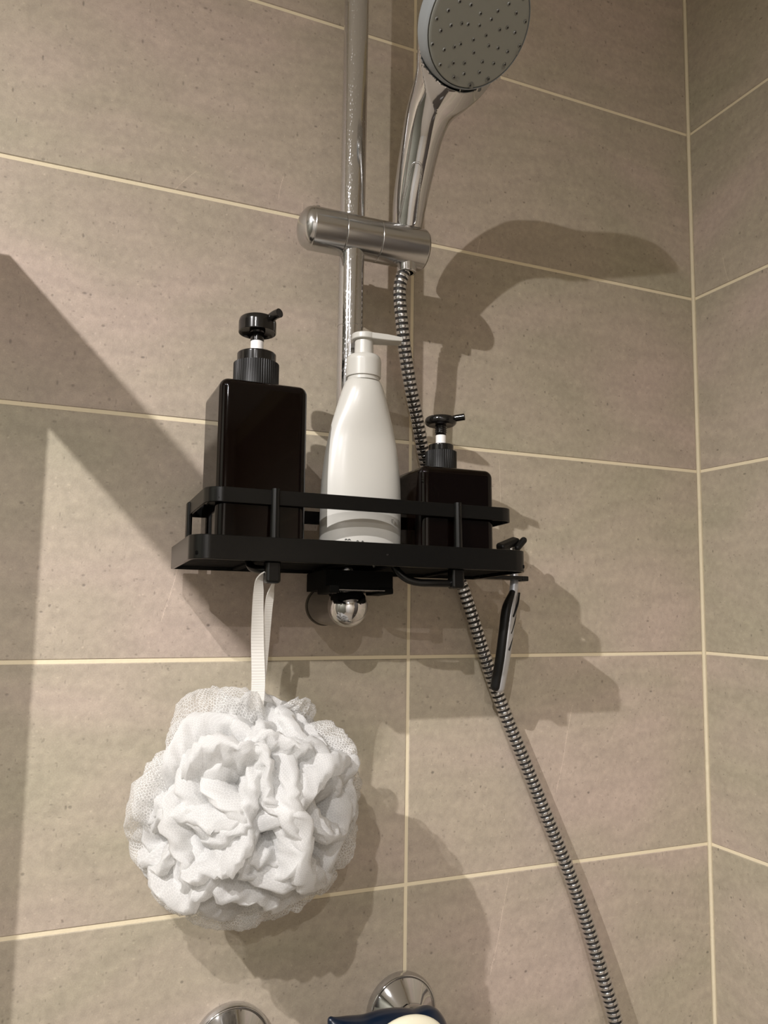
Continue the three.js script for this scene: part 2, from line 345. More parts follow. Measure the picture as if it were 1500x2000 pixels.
// ------------------------------------------------------------------ hand shower
const HC = V(-0.3780, 0.4987, 0.17), HN = V(0.1722, -0.7225, 0.6695).normalize();
{
  const t = thing('hand_shower', 'chrome hand shower with a round grey spray face, held upright in the slider', 'shower head');
  t.position.set(-0.388, Y0 + 0.3785, 0.06);
  const o = V(-0.388, 0.3785, 0.06), L = (v) => [v.x - o.x, v.y - o.y, v.z - o.z];
  const sp = [[-0.3882, 0.3800, 0.0592, 0.0130], [-0.3885, 0.3870, 0.0617, 0.0138], [-0.3890, 0.3943, 0.0645, 0.0145], [-0.3894, 0.4061, 0.0695, 0.0153], [-0.3894, 0.4197, 0.0757, 0.0158], [-0.3896, 0.4328, 0.0825, 0.0157], [-0.3900, 0.4490, 0.0912, 0.0149], [-0.3898, 0.4615, 0.0990, 0.0146], [-0.3878, 0.4705, 0.1055, 0.0152], [-0.3840, 0.4790, 0.1130, 0.0168], [-0.3800, 0.4860, 0.1240, 0.0170]]
    .map(p => [[p[0] - o.x, p[1] - o.y, p[2] - o.z], p[3]]);
  const hc = L(HC), n = [HN.x, HN.y, HN.z];
  const basePt = sp[0][0], axis = [sp[1][0][0] - basePt[0], sp[1][0][1] - basePt[1], sp[1][0][2] - basePt[2]], al = Math.hypot(...axis);
  const cv = new THREE.CatmullRomCurve3(sp.map(p => V(...p[0])), false, 'catmullrom', 0.5), rv = new THREE.CatmullRomCurve3(sp.map((p, i) => V(p[1], i, 0)), false, 'catmullrom', 0.5), fine = [];
  for (let i = 0; i <= 56; i++) { const p = cv.getPoint(i / 56); fine.push([p.x, p.y, p.z, rv.getPoint(i / 56).x]); }
  const sdf = (x, y, z) => {
    const p = [x, y, z]; let d = 9;
    for (let i = 0; i < 56; i++) d = Math.min(d, capsule(p, fine[i], fine[i + 1], fine[i][3], fine[i + 1][3]));
    d = Math.max(d, -((x - basePt[0]) * axis[0] + (y - basePt[1]) * axis[1] + (z - basePt[2]) * axis[2]) / al);  // flat cut at the foot
    const q = [x - hc[0], y - hc[1], z - hc[2]], h = q[0] * n[0] + q[1] * n[1] + q[2] * n[2], rho = Math.sqrt(Math.max(0, q[0] * q[0] + q[1] * q[1] + q[2] * q[2] - h * h));
    const e = Math.hypot(rho / 0.0470, (h + 0.0140) / 0.017), ell = (e - 1) * 0.017 * (0.5 + 0.5 * Math.min(1, e));
    const head = Math.max(ell, h + 0.0130);
    d = smin(d, head, 0.034);
    return Math.max(d, -Math.max(-(h + 0.0132), rho - 0.0484));
  };
  const body = netSurface(sdf, [-0.065, -0.006, -0.025], [0.065, 0.175, 0.16], 0.0017);
  part('chrome_body', body, M.chrome, t, 'chrome handle and back of the head');
  // head rim, face, nozzles in the frame of the face
  const q = new THREE.Quaternion().setFromUnitVectors(V(0, 1, 0), HN), hp = V(...hc);
  const inFace = (m) => { m.quaternion.copy(q); m.position.copy(hp); return m; };
  inFace(part('head_rim', lathe(rounded([[0.0400, -0.0139], [0.0477, -0.0138, 0.0006], [0.0480, -0.0120, 0.001], [0.0474, -0.0030, 0.002], [0.0457, -0.0002, 0.001], [0.0453, -0.0008], [0.0450, -0.003]]), 96), M.headGrey, t, 'grey plastic rim around the spray face'));
  const face = inFace(part('spray_face', lathe(rounded([[0.0449, -0.003], [0.0445, -0.0002, 0.0006], [0.0428, 0.0003, 0.001], [0.00005, 0.0007]]), 96), M.faceGrey, t, 'flat grey spray face'));
  const ng = lathe(rounded([[0.0016, 0], [0.0013, 0.0008, 0.0003], [0.0008, 0.0009], [0.0008, 0.0003]]), 12), hg = new THREE.CircleGeometry(0.0009, 12).rotateX(-Math.PI / 2).translate(0, 0.0005, 0);
  const ringsN = [[0.0410, 15, 0.1], [0.0334, 15, 0.31], [0.0262, 10, 0.0], [0.0184, 8, 0.25], [0.0102, 5, 0.1], [0.0, 1, 0]];
  for (const [r, c, ph] of ringsN) for (let k = 0; k < c; k++) {
    const a = ph + k / c * Math.PI * 2, rj = r + ((k % 3) - 1) * 0.0012;
    const m = part('nozzle', ng, M.nozzle, face); m.position.set(rj * Math.cos(a), 0.0005, rj * Math.sin(a));
    part('nozzle_hole', hg, M.hoseCore, m);
  }
  // drops of water hanging on the lower right of the face
  const ax = V(1, 0, 0).applyQuaternion(q), az = V(0, 0, 1).applyQuaternion(q);
  for (const [a, r, s] of [[0.9, 0.0425, 0.0026], [0.55, 0.0415, 0.002], [1.25, 0.040, 0.0019], [0.15, 0.041, 0.0016], [0.7, 0.0473, 0.0022], [0.3, 0.0470, 0.0019], [1.05, 0.0472, 0.0018], [1.6, 0.036, 0.0013], [-0.2, 0.043, 0.0015]]) {
    const d = part('water_drop', new THREE.SphereGeometry(1, 16, 10), M.water, t);
    d.scale.set(s, s * 0.55, s); d.quaternion.copy(q);
    d.position.copy(hp).addScaledVector(ax, r * Math.cos(a)).addScaledVector(az, r * Math.sin(a)).addScaledVector(HN, r > 0.046 ? -0.002 : 0.0006);
  }
  // grip inlay outline on the front of the handle: a raised pointed tongue
  const tongue = (x, y, z) => { const a = capsule([x, y, z], [-0.0060, 0.0030, 0.0130], [-0.0065, 0.0400, 0.0310], 0.0078, 0.0046); return a; };
  const ext = (x, y, z) => Math.max(Math.abs(tongue(x, y, z)) - 0.0008, Math.abs(sdf(x, y, z)) - 0.00055);
  part('grip_outline', netSurface(ext, [-0.022, -0.001, 0.002], [0.012, 0.050, 0.052], 0.00065), M.chromeSatin, t);
  part('connector', lathe(rounded([[0.00005, -0.012], [0.0092, -0.012], [0.0105, 0.0025, 0.0008], [0.0111, 0.0035], [0.00005, 0.0036]]), 48), M.chrome, t);
}

// ------------------------------------------------------------------ shower hose
{
  const t = thing('shower_hose', 'ribbed chrome shower hose hanging from the slider and curving down to the right', 'shower hose');
  const P = [[-0.3895, 0.3440, 0.060], [-0.3940, 0.3253, 0.058], [-0.3884, 0.2909, 0.052], [-0.3814, 0.2659, 0.045], [-0.3728, 0.2406, 0.038], [-0.3625, 0.2151, 0.030], [-0.3527, 0.1889, 0.022], [-0.3422, 0.1670, 0.014], [-0.3231, 0.1106, 0.0105], [-0.3039, 0.0632, 0.0105], [-0.2934, 0.0347, 0.0115], [-0.2796, -0.0034, 0.0115], [-0.2601, -0.0513, 0.012], [-0.2356, -0.1043, 0.013], [-0.2144, -0.1525, 0.015], [-0.1931, -0.2007, 0.017], [-0.1754, -0.2483, 0.020], [-0.1624, -0.2941, 0.025], [-0.1497, -0.3439, 0.030], [-0.150, -0.39, 0.038]];
  const c = new THREE.CatmullRomCurve3(P.map(p => W(...p)), false, 'centripetal'); c.arcLengthDivisions = 1200;
  const len = c.getLength(), R = 0.0064, swell = u => 0.93 + 0.19 * u;
  part('inner_sleeve', new THREE.TubeGeometry(c, 240, R - 0.0009, 16), M.hoseCore, t, 'dark groove between the chrome rings');
  const ring = lathe(rounded([[R - 0.0014, -0.00155], [R - 0.0002, -0.00145, 0.0003], [R, -0.0009, 0.0003], [R, 0.0009, 0.0003], [R - 0.0002, 0.00145, 0.0003], [R - 0.0014, 0.00155]], 3), 28);
  const n = Math.floor(len / 0.0049);
  for (let i = 1; i <= n; i++) {
    const u = i * 0.0049 / len; if (u > 1) break;
    const m = part('ring', ring, M.chromeWet, t); m.position.copy(c.getPointAt(u)); m.quaternion.setFromUnitVectors(V(0, 1, 0), c.getTangentAt(u)); m.rotateY(i * 0.7); m.scale.set(swell(u), 1, swell(u));
  }
  part('top_nut', lathe(rounded([[0.006, -0.012], [0.0085, -0.012, 0.001], [0.0095, 0.006, 0.001], [0.006, 0.006]]), 40), M.chrome, t).position.copy(W(-0.3885, 0.350, 0.06));
}

// ------------------------------------------------------------------ the black shelf
const SH = new THREE.Group();                          // frame of the shelf, used to stand things on it
SH.position.set(-0.4405, Y0 + 0.0744, 0.079); SH.rotation.set(-0.05, 0, -0.006); SH.updateMatrixWorld();
const FLOOR = 0.0058;
function rim(w, d, rf, rb, th, y0, h, bev = 0.0005) {  // closed band: rounded rectangle, front is +z
  const path = (w2, z0, z1, r, b) => {
    const s = new THREE.Path();
    s.moveTo(-w2 + r, z1); s.lineTo(w2 - r, z1); s.absarc(w2 - r, z1 - r, r, Math.PI / 2, 0, true); s.lineTo(w2, z0 + b); s.absarc(w2 - b, z0 + b, b, 0, -Math.PI / 2, true);
    s.lineTo(-w2 + b, z0); s.absarc(-w2 + b, z0 + b, b, -Math.PI / 2, -Math.PI, true); s.lineTo(-w2, z1 - r); s.absarc(-w2 + r, z1 - r, r, Math.PI, Math.PI / 2, true); return s;
  };
  const o = new THREE.Shape(path(w / 2 - bev, -d / 2 + bev, d / 2 - bev, rf, rb).getPoints(10));
  o.holes.push(path(w / 2 - th + bev, -d / 2 + th - bev, d / 2 - th + bev, Math.max(0.0012, rf - th), Math.max(0.001, rb - th)));
  return new THREE.ExtrudeGeometry(o, { depth: h - 2 * bev, bevelEnabled: true, bevelSize: bev, bevelThickness: bev, bevelSegments: 2, curveSegments: 10 }).rotateX(Math.PI / 2).translate(0, y0 + h - bev, 0).scale(1, 1, 1);
}
{
  const t = thing('shower_shelf', 'black plastic shower shelf clamped on the rail, carrying three pump bottles', 'shelf');
  t.position.copy(SH.position); t.rotation.copy(SH.rotation);
  part('tray_rim', rim(0.272, 0.092, 0.013, 0.002, 0.0028, 0.0, 0.0172), M.black, t);
  for (let i = 0; i < 7; i++) {
    const z = -0.0374 + i * 0.0125;
    if (i === 1 || i === 2) for (const e of [-1, 1]) part('slat', box(0.1177, 0.0030, 0.0114, e * 0.07355, 0.0042, z, 0.0008), M.blackMatte, t);   // left open for the rail
    else part('slat', box(0.2648, 0.0030, 0.0114, 0, 0.0042, z, 0.0008), M.blackMatte, t);
  }
  for (const x of [-0.085, -0.0175, 0.0175, 0.085]) part('cross_bar', box(0.006, 0.0022, 0.0865, x, 0.0017, 0, 0.0006), M.blackMatte, t);
  part('guard_rail', rim(0.252, 0.0826, 0.012, 0.004, 0.0024, 0.0412, 0.0110), M.black, t, 'raised guard rail above the tray');
  // posts that carry the guard rail: two in front with feet below the tray, two at the back
  for (const x of [-0.0765, 0.0725]) {
    part('post', new THREE.CylinderGeometry(0.0031, 0.0036, 0.044, 20).translate(x, 0.031, 0.0412), M.black, t);
    part('foot', box(0.0108, 0.0165, 0.0105, x, -0.0068, 0.0365, 0.0022, 3), M.black, t);
  }
  for (const x of [-0.1255, 0.1255]) part('post', box(0.0042, 0.040, 0.0085, x, 0.0315, -0.032, 0.0014), M.black, t);
  for (const x of [-0.110, 0.110]) part('post', box(0.0085, 0.044, 0.0042, x, 0.0315, -0.0413, 0.0014), M.black, t);
  // clamp around the rail
  const cs = new THREE.Shape([[-0.028, -0.014], [0.028, -0.014], [0.028, 0.034], [-0.028, 0.034]].map(p => new THREE.Vector2(...p)));
  cs.holes.push(new THREE.Path().absarc(0, 0.0195, 0.0116, 0, Math.PI * 2, true));
  const cb = new THREE.ExtrudeGeometry(cs, { depth: 0.0145, bevelEnabled: false, curveSegments: 40 }).rotateX(-Math.PI / 2).translate(0, -0.0158, 0);
  const cl = mergeGeometries([cb.toNonIndexed(), ...[box(0.008, 0.006, 0.03, -0.0240, -0.0165, 0.008, 0.001), box(0.012, 0.005, 0.03, 0.0222, -0.0165, 0.000, 0.001)].map(g => g.index ? g.toNonIndexed() : g)]);
  part('rail_clamp', cl, M.blackMatte, t);
  part('clamp_lip', box(0.040, 0.0008, 0.0140, 0, -0.0166, 0.0100, 0.0003), M.chromeSatin, t, 'thin metal plate under the clamp');
  // round bent hooks welded to the feet
  const hook = (pts) => tube(pts.map(p => V(...p)), 0.0030, 60, 14);
  part('hook', hook([[0.0240, 0.0020, 0.026], [0.0270, -0.0030, 0.028], [0.0335, -0.0082, 0.030], [0.0420, -0.0105, 0.032], [0.0520, -0.0108, 0.034], [0.0700, -0.0108, 0.0355]]), M.black, t);
  part('hook', hook([[-0.0760, -0.0050, 0.0355], [-0.0830, -0.0048, 0.031], [-0.0880, -0.0030, 0.024], [-0.0890, 0.0025, 0.016]]), M.black, t);
  // small side hook on the right that the razor hangs from
  part('razor_hook', mergeGeometries([box(0.0500, 0.0035, 0.012, 0.1580, 0.0020, -0.0380, 0.0008), box(0.006, 0.0045, 0.0125, 0.1822, 0.0015, -0.0380, 0.0008)]), M.black, t);
  const dg = new THREE.SphereGeometry(0.0009, 10, 8);
  for (const [x, y, z] of [[-0.001, -0.0006, 0.0450], [0.0095, 0.0085, 0.0462], [0.0725, 0.0405, 0.0446], [0.0725, 0.0505, 0.0446], [-0.117, 0.0440, 0.0400]]) part('water_drop', dg, M.water, t).position.set(x, y, z);
}
function stand(name, label, category, x, z) {          // a thing standing on the shelf floor, x and z in the shelf's frame
  const t = thing(name, label, category);
  t.position.copy(SH.localToWorld(V(x, FLOOR, z))); t.rotation.set(-0.03, 0, -0.003); return t;
}
// square bottle body: rounded box standing on y = 0
function squareBody(w, h, d, r) { return new RoundedBoxGeometry(w, h, d, 6, r).translate(0, h / 2, 0); }
function ribbed(r, h, n, y) {                          // screw collar with fine vertical ribs and a smooth rounded shoulder
  const s = new THREE.Shape(), N = n * 4;
  for (let i = 0; i < N; i++) { const a = i / N * Math.PI * 2, q = r + (i % 4 < 2 ? 0 : -0.00035); i ? s.lineTo(q * Math.cos(a), q * Math.sin(a)) : s.moveTo(q * Math.cos(a), q * Math.sin(a)); }
  s.closePath();
  const side = new THREE.ExtrudeGeometry(s, { depth: h, bevelEnabled: false, curveSegments: 1 }).rotateX(-Math.PI / 2).translate(0, y, 0);
  const cap = lathe(rounded([[0.0002, h - 0.0002], [0, 0]].length ? [[r - 0.0002, 0], [r - 0.0001, h * 0.12], [r - 0.0004, h * 0.85, 0.001], [r - 0.0018, h + 0.0008, 0.001], [0.0005, h + 0.001]] : [], 4), 64).translate(0, y, 0);
  return mergeGeometries([side.toNonIndexed(), cap.toNonIndexed()]);
}
// ------------------------------------------------------------------ large amber bottle
{
  const t = stand('pump_bottle', 'tall square dark amber pump bottle with black pump, at the left end of the shelf', 'bottle', -0.0845, 0.0045);
  const H = 0.1290;
  part('bottle_body', squareBody(0.0665, H, 0.0640, 0.0068), M.amber, t);
  part('screw_collar', ribbed(0.0176, 0.0220, 60, H), M.blackRubber, t);
  part('pump_ring', lathe(rounded([[0.0150, H + 0.021], [0.0151, H + 0.0305, 0.0012], [0.0004, H + 0.0310]]), 64), M.blackGloss, t);
  part('white_stem', cyl(0.0051, 0.0050, 0.0125, 32).translate(0, H + 0.0365, 0), M.whiteStem, t, 'white part of the pump stem');
  part('black_stem', lathe(rounded([[0.0001, H + 0.0405], [0.0053, H + 0.0405, 0.0004], [0.0053, H + 0.0475, 0.0004], [0.0062, H + 0.049], [0.0062, H + 0.056]]), 40), M.blackGloss, t);
  const hd = part('pump_head', lathe(rounded([[0.0062, H + 0.0520], [0.0130, H + 0.0505], [0.0138, H + 0.0475], [0.0146, H + 0.0475, 0.0004], [0.0147, H + 0.0560, 0.001], [0.0136, H + 0.0600, 0.003], [0.0001, H + 0.0612]], 6), 72), M.blackGloss, t);
  const z0 = V(0.004, H + 0.0560, 0.004), z1 = V(0.0125, H + 0.0595, 0.0185);
  const nz = tube([z0, V(0.0075, H + 0.0575, 0.0095), V(0.0100, H + 0.0590, 0.0140), z1], 0.0036, 30, 20);
  part('nozzle', nz, M.blackGloss, hd);
  const dir = z1.clone().sub(V(0.0100, H + 0.0590, 0.0140)).normalize();
  const ho = part('nozzle_hole', new THREE.CircleGeometry(0.0034, 24), M.hoseCore, hd); ho.quaternion.setFromUnitVectors(V(0, 0, 1), dir); ho.position.copy(z1).addScaledVector(dir, -0.0002);
}
// ------------------------------------------------------------------ white bottle
{
  const t = stand('pump_bottle', 'tapered white pump bottle with white spout, in the middle of the shelf', 'bottle', 0.0026, 0.0075); t.rotation.set(0, 0, 0);
  const prof = rounded([[0.0002, 0.0], [0.0315, 0.0, 0.003], [0.0334, 0.012], [0.0336, 0.030], [0.0331, 0.058], [0.0318, 0.074], [0.0296, 0.091], [0.0262, 0.108], [0.0222, 0.1225], [0.0180, 0.1370], [0.0150, 0.1452, 0.004], [0.0128, 0.1476]], 6);
  const sm = new THREE.SplineCurve(prof.slice(7).map(p => new THREE.Vector2(...p)));
  const bg = lathe([...prof.slice(0, 7), ...sm.getPoints(60).map(p => [p.x, p.y])], 96), ba = bg.attributes.position;
  for (let i = 0; i < ba.count; i++) { const f = Math.min(1, Math.max(0, (ba.getY(i) - 0.095) / 0.0525)); ba.setXYZ(i, ba.getX(i) * (1.02 - 0.02 * f), ba.getY(i), ba.getZ(i) * (0.44 + 0.41 * f * f * (3 - 2 * f))); }
  bg.computeVertexNormals(); part('bottle_body', bg, M.whitePlastic, t);   // oval at the foot, round at the neck
  part('neck', cyl(0.0130, 0.0130, 0.004, 48).translate(0, 0.1485, 0), M.whitePlastic, t);
  part('screw_collar', lathe(rounded([[0.0100, 0.1495], [0.0141, 0.1495, 0.0005], [0.0143, 0.1640, 0.0015], [0.0128, 0.1675, 0.002], [0.0075, 0.1690]]), 64), M.whitePlastic, t);
  part('pump_stem', cyl(0.0078, 0.0074, 0.018, 48).translate(0, 0.1755, 0), M.whitePlastic, t);
  // flat spout: tapered rounded plate that bends down at the tip
  const S = new THREE.Shape(); S.absarc(0, 0, 0.0092, Math.PI * 0.32, Math.PI * 1.68, false); S.lineTo(0.0190, -0.0062); S.lineTo(0.0300, -0.0050); S.lineTo(0.0300, 0.0050); S.lineTo(0.0190, 0.0062); S.closePath();
  const sg = new THREE.ExtrudeGeometry(S, { depth: 0.0018, bevelEnabled: true, bevelSize: 0.0009, bevelThickness: 0.0009, bevelSegments: 3, curveSegments: 24, steps: 1 }).rotateX(-Math.PI / 2);
  const sub = sg.toNonIndexed(), pa = sub.attributes.position;
  for (let i = 0; i < pa.count; i++) { const x = pa.getX(i); pa.setY(i, pa.getY(i) + 0.1832 + (x > 0.006 ? -3.2 * (x - 0.006) ** 2 + 0.02 * (x - 0.006) : 0) + (pa.getY(i) < 0.0009 && x < 0.022 ? -0.0016 : 0)); }
  sub.computeVertexNormals();
  const sp = part('spout', sub, M.whitePlastic, t); sp.rotation.y = -0.22;
  // tops of the printed letters that show above the tray rim
  for (const [s, y, r] of [[-0.52, 0.0135, 0.0011], [-0.44, 0.0135, 0.0011], [-0.24, 0.0128, 0.0009], [-0.12, 0.0126, 0.0009]]) {
    const m = part('lettering', new THREE.RingGeometry(r * 0.45, r, 18, 1, 0, Math.PI), M.ink, t); m.position.set(0.0344 * Math.sin(s), y + 0.0026, 0.44 * 0.0339 * Math.cos(s) + 0.0003); m.rotation.y = Math.atan2(Math.sin(s) * 0.44, Math.cos(s)); m.material.side = THREE.DoubleSide;
  }
  const d = part('water_drop', new THREE.SphereGeometry(0.0014, 14, 10).scale(1, 1.2, 0.6), M.water, t); d.position.set(0.0225, 0.0330, 0.0113);
}
// ------------------------------------------------------------------ small amber bottle
{
  const t = stand('pump_bottle', 'short square dark amber pump bottle with black pump, at the right end of the shelf', 'bottle', 0.0770, 0.0030);
  const H = 0.0785;
  part('bottle_body', squareBody(0.0665, H, 0.0640, 0.0068), M.amber, t);
  part('screw_collar', ribbed(0.0133, 0.0185, 44, H), M.blackRubber, t);
  part('pump_ring', lathe(rounded([[0.0106, H + 0.018], [0.0107, H + 0.0245, 0.001], [0.0004, H + 0.0250]]), 56), M.blackGloss, t);
  part('white_stem', cyl(0.0044, 0.0043, 0.0125, 28).translate(0, H + 0.0290, 0), M.whiteStem, t, 'white part of the pump stem');
  const th = [[0.0001, H + 0.0330], [0.0045, H + 0.0330]]; for (let k = 0; k < 4; k++) th.push([0.0045, H + 0.0350 + k * 0.0016], [0.0053, H + 0.0356 + k * 0.0016], [0.0045, H + 0.0363 + k * 0.0016]);
  part('black_stem', lathe([...th, [0.0048, H + 0.0440]], 40), M.blackGloss, t);
  const hd = part('pump_head', lathe(rounded([[0.0048, H + 0.0420], [0.0120, H + 0.0415, 0.002], [0.0139, H + 0.0445, 0.003], [0.0128, H + 0.0487, 0.003], [0.0001, H + 0.0502]], 6), 64), M.blackGloss, t);
  const z1 = V(0.0158, H + 0.0480, 0.0130);
  part('nozzle', tube([V(0.004, H + 0.0455, 0.003), V(0.0085, H + 0.0470, 0.0068), z1], 0.0029, 30, 20), M.blackGloss, hd);
  const ho = part('nozzle_hole', new THREE.CircleGeometry(0.0027, 24), M.hoseCore, hd), dir = V(0.73, 0.1, 0.62).normalize(); ho.quaternion.setFromUnitVectors(V(0, 0, 1), dir); ho.position.copy(z1);
  const dg = new THREE.SphereGeometry(0.0011, 10, 8);
  for (const [x, y, z] of [[-0.0325, H - 0.006, 0.0250], [-0.0315, H - 0.0115, 0.0300], [-0.0315, H - 0.0140, 0.0300]]) part('water_drop', dg, M.water, t).position.set(x, y, z);
}

// ------------------------------------------------------------------ razor
{
  const t = thing('razor', 'black and silver shaving razor hanging at the right end of the shelf beside the hose', 'razor');
  t.position.copy(W(-0.268, 0.0790, 0.0350));
  const sp = [[0.0035, 0.008, -0.001, 0.0040], [0.0045, -0.006, 0.0005, 0.0040], [0.0010, -0.020, 0.004, 0.0042], [-0.0035, -0.034, 0.0065, 0.0054], [-0.0075, -0.055, 0.0075, 0.0057], [-0.0105, -0.080, 0.0060, 0.0055], [-0.0125, -0.1045, 0.0010, 0.0052]];
  const dense = (q) => { const c = new THREE.CatmullRomCurve3(q.map(p => V(p[0], p[1], p[2]))), r = new THREE.CatmullRomCurve3(q.map((p, i) => V(p[3], i, 0))); return Array.from({ length: 29 }, (_, i) => { const p = c.getPoint(i / 28); return [p.x, p.y, p.z, r.getPoint(i / 28).x]; }); };
  const chain = (q) => { const f = dense(q); return (x, y, z) => { let d = 9; for (let i = 0; i < 28; i++) d = Math.min(d, capsule([x, y, z], f[i], f[i + 1], f[i][3], f[i + 1][3])); return d; }; };
  const sdf = chain(sp);
  part('handle', netSurface(sdf, [-0.022, -0.114, -0.012], [0.014, 0.015, 0.018], 0.0009), M.silver, t, 'silver handle');
  const gs = sp.slice(2).map((p, i) => [p[0] - (i ? 0.0040 : 0.0008), p[1] + 0.001, p[2] + 0.0006, i ? 0.0047 : 0.0034]);
  const gsdf = chain(gs);
  part('grip', netSurface(gsdf, [-0.025, -0.114, -0.012], [0.014, 0.0, 0.020], 0.0009), M.blackRubber, t, 'black rubber grip');
  for (const [x, y, x1, y1] of [[0.0056, -0.0190, -0.0044, -0.0410], [0.0016, -0.0330, -0.0070, -0.0560], [-0.0022, -0.0500, -0.0090, -0.0710]])
    part('slot', tube([V(x, y, 0.0072), V((x + x1) / 2 + 0.0004, (y + y1) / 2, 0.0112), V(x1, y1, 0.0124)], 0.0010, 20, 10), M.blackRubber, t, 'black diagonal slot in the handle');
  const head = part('razor_head', box(0.026, 0.0075, 0.010, 0, 0, 0, 0.003, 4), M.blackRubber, t, 'black cartridge head'); head.position.set(0.0000, 0.0265, -0.0030); head.rotation.set(0.3, 0.35, 0.24);
  part('neck', tube([V(0.0035, 0.004, -0.001), V(0.0035, 0.016, -0.002), V(0.0020, 0.0245, -0.003)], 0.0034, 20, 12), M.chromeSatin, t);
  const tip = part('blade_guard', new THREE.CapsuleGeometry(0.0032, 0.010, 6, 14), M.blackRubber, t); tip.position.set(0.0108, 0.0268, 0.0015); tip.rotation.z = -0.75;
}

// ------------------------------------------------------------------ bath pouf
{
  const t = thing('bath_pouf', 'white ruffled mesh bath pouf hanging by a ribbon below the left of the shelf', 'bath pouf');
  const C = W(-0.5215, -0.0955, 0.088); t.position.copy(C);
  const R = 0.0815;
  // rolled ruffle: a flat tube of netting folded out from the knot in the middle
  function ruffle(d, roll, Rm, wid, thick, wob, k) {
    const up = Math.abs(d.y) < 0.9 ? V(0, 1, 0) : V(1, 0, 0), a = new THREE.Vector3().crossVectors(up, d).normalize(), b = new THREE.Vector3().crossVectors(d, a);
    const tt = a.clone().multiplyScalar(Math.cos(roll)).addScaledVector(b, Math.sin(roll)), nn = new THREE.Vector3().crossVectors(d, tt);
    const ns = 26, nq = 34, pos = [], uv = [], idx = [], ph = rnd() * 20;
    for (let i = 0; i <= ns; i++) for (let j = 0; j <= nq; j++) {
      const s = i / ns * 2 - 1, f = j / nq * Math.PI * 2, q = 0.5 - 0.5 * Math.cos(f);       // q: 0 knot, 1 outer fold
      const edge = 0.30 + 0.70 * Math.pow(Math.max(0, 1 - Math.abs(s) ** 3), 0.5);
      const fl = 1 + 0.10 * noise.noise(s * 2.1 + ph, ph * 1.7, 0.5) + 0.012 * Math.sin(s * 7 + ph);
      const r = 0.14 * Rm + (Rm * edge * fl - 0.14 * Rm) * q;
      const w = wid * (0.22 + 0.78 * Math.pow(q, 0.55)) * s;
      let o = thick * Math.sin(f) * (0.35 + 0.65 * q) * (1 - 0.3 * s * s);
      o += wob * q * q * (Math.sin(s * k + ph) + 0.6 * noise.noise(s * 3.3 + ph, q * 2.5, ph)) + 0.006 * q * noise.noise(s * 7, q * 7, ph) + 0.0014 * q * noise.noise(s * 15, f * 5, ph);
      const rad = r + 0.004 * q * noise.noise(s * 6 + ph, f * 2, 3.3) + 0.0008 * noise.noise(s * 20, f * 9, ph);
      const p = d.clone().multiplyScalar(rad).addScaledVector(tt, w * (1 - 0.12 * q * q)).addScaledVector(nn, o);
      // keep the outside round and the back off the tiles
      const cur = p.length(); if (cur > Rm) p.multiplyScalar((Rm + (cur - Rm) * 0.25) / cur);
      p.z *= p.z < 0 ? 0.86 : 0.92;
      pos.push(p.x, p.y, p.z); uv.push(s * wid * 0.55, f / 6.2832 * Rm * 1.5);
    }
    for (let i = 0; i < ns; i++) for (let j = 0; j < nq; j++) { const u = i * (nq + 1) + j; idx.push(u, u + nq + 1, u + 1, u + 1, u + nq + 1, u + nq + 2); }
    const g = new THREE.BufferGeometry(); g.setAttribute('position', new THREE.Float32BufferAttribute(pos, 3)); g.setAttribute('uv', new THREE.Float32BufferAttribute(uv, 2)); g.setIndex(idx); g.computeVertexNormals(); return g;
  }
  const N = 72;
  for (let i = 0; i < N; i++) {
    const y = 1 - 2 * (i + 0.5) / N, a = i * 2.399963, h = Math.sqrt(1 - y * y);
    const d = V(h * Math.cos(a) + rr(-0.12, 0.12), y + rr(-0.12, 0.12), h * Math.sin(a) + rr(-0.12, 0.12)).normalize();
    part('ruffle', ruffle(d, rnd() * Math.PI, R * rr(0.86, 1.05), rr(0.036, 0.060), rr(0.007, 0.013), rr(0.004, 0.010), rr(2.2, 4.5)), M.netClose, t);
  }
  // loose outer loops of open netting around the outline, longest on the left
  for (const [a, len, w] of [[1.75, 1.06, 0.026], [2.10, 1.10, 0.034], [2.50, 1.01, 0.036], [2.85, 1.03, 0.044], [3.20, 1.05, 0.048], [3.60, 1.04, 0.042], [4.05, 1.05, 0.040], [4.45, 1.07, 0.044], [4.90, 1.08, 0.040], [5.35, 1.05, 0.036], [5.80, 1.06, 0.034], [0.10, 1.05, 0.040], [0.55, 1.05, 0.034], [1.00, 1.03, 0.030]]) {
    const d = V(Math.cos(a), Math.sin(a), rr(-0.15, 0.2)).normalize();
    part('loop', ruffle(d, Math.PI / 2 + rr(-0.45, 0.45), R * len, w, rr(0.007, 0.011), rr(0.002, 0.006), rr(2, 4)), M.net, t);
  }
  // dense gathered netting at the knot
  const core = new THREE.IcosahedronGeometry(0.045, 24), cp = core.attributes.position;
  for (let i = 0; i < cp.count; i++) { const p = V().fromBufferAttribute(cp, i), n = p.clone().normalize(), m = 1 + 0.22 * noise.noise(n.x * 4, n.y * 4, n.z * 4) + 0.10 * noise.noise(n.x * 11, n.y * 11, n.z * 11); p.multiplyScalar(m); cp.setXYZ(i, p.x, p.y, p.z * 0.9); }
  const cg = mergeVertices(core.deleteAttribute('normal').deleteAttribute('uv')); cg.computeVertexNormals();
  part('gathered_core', cg, M.netThick, t);
  const l = (x, y, z) => W(x, y, z).sub(C);
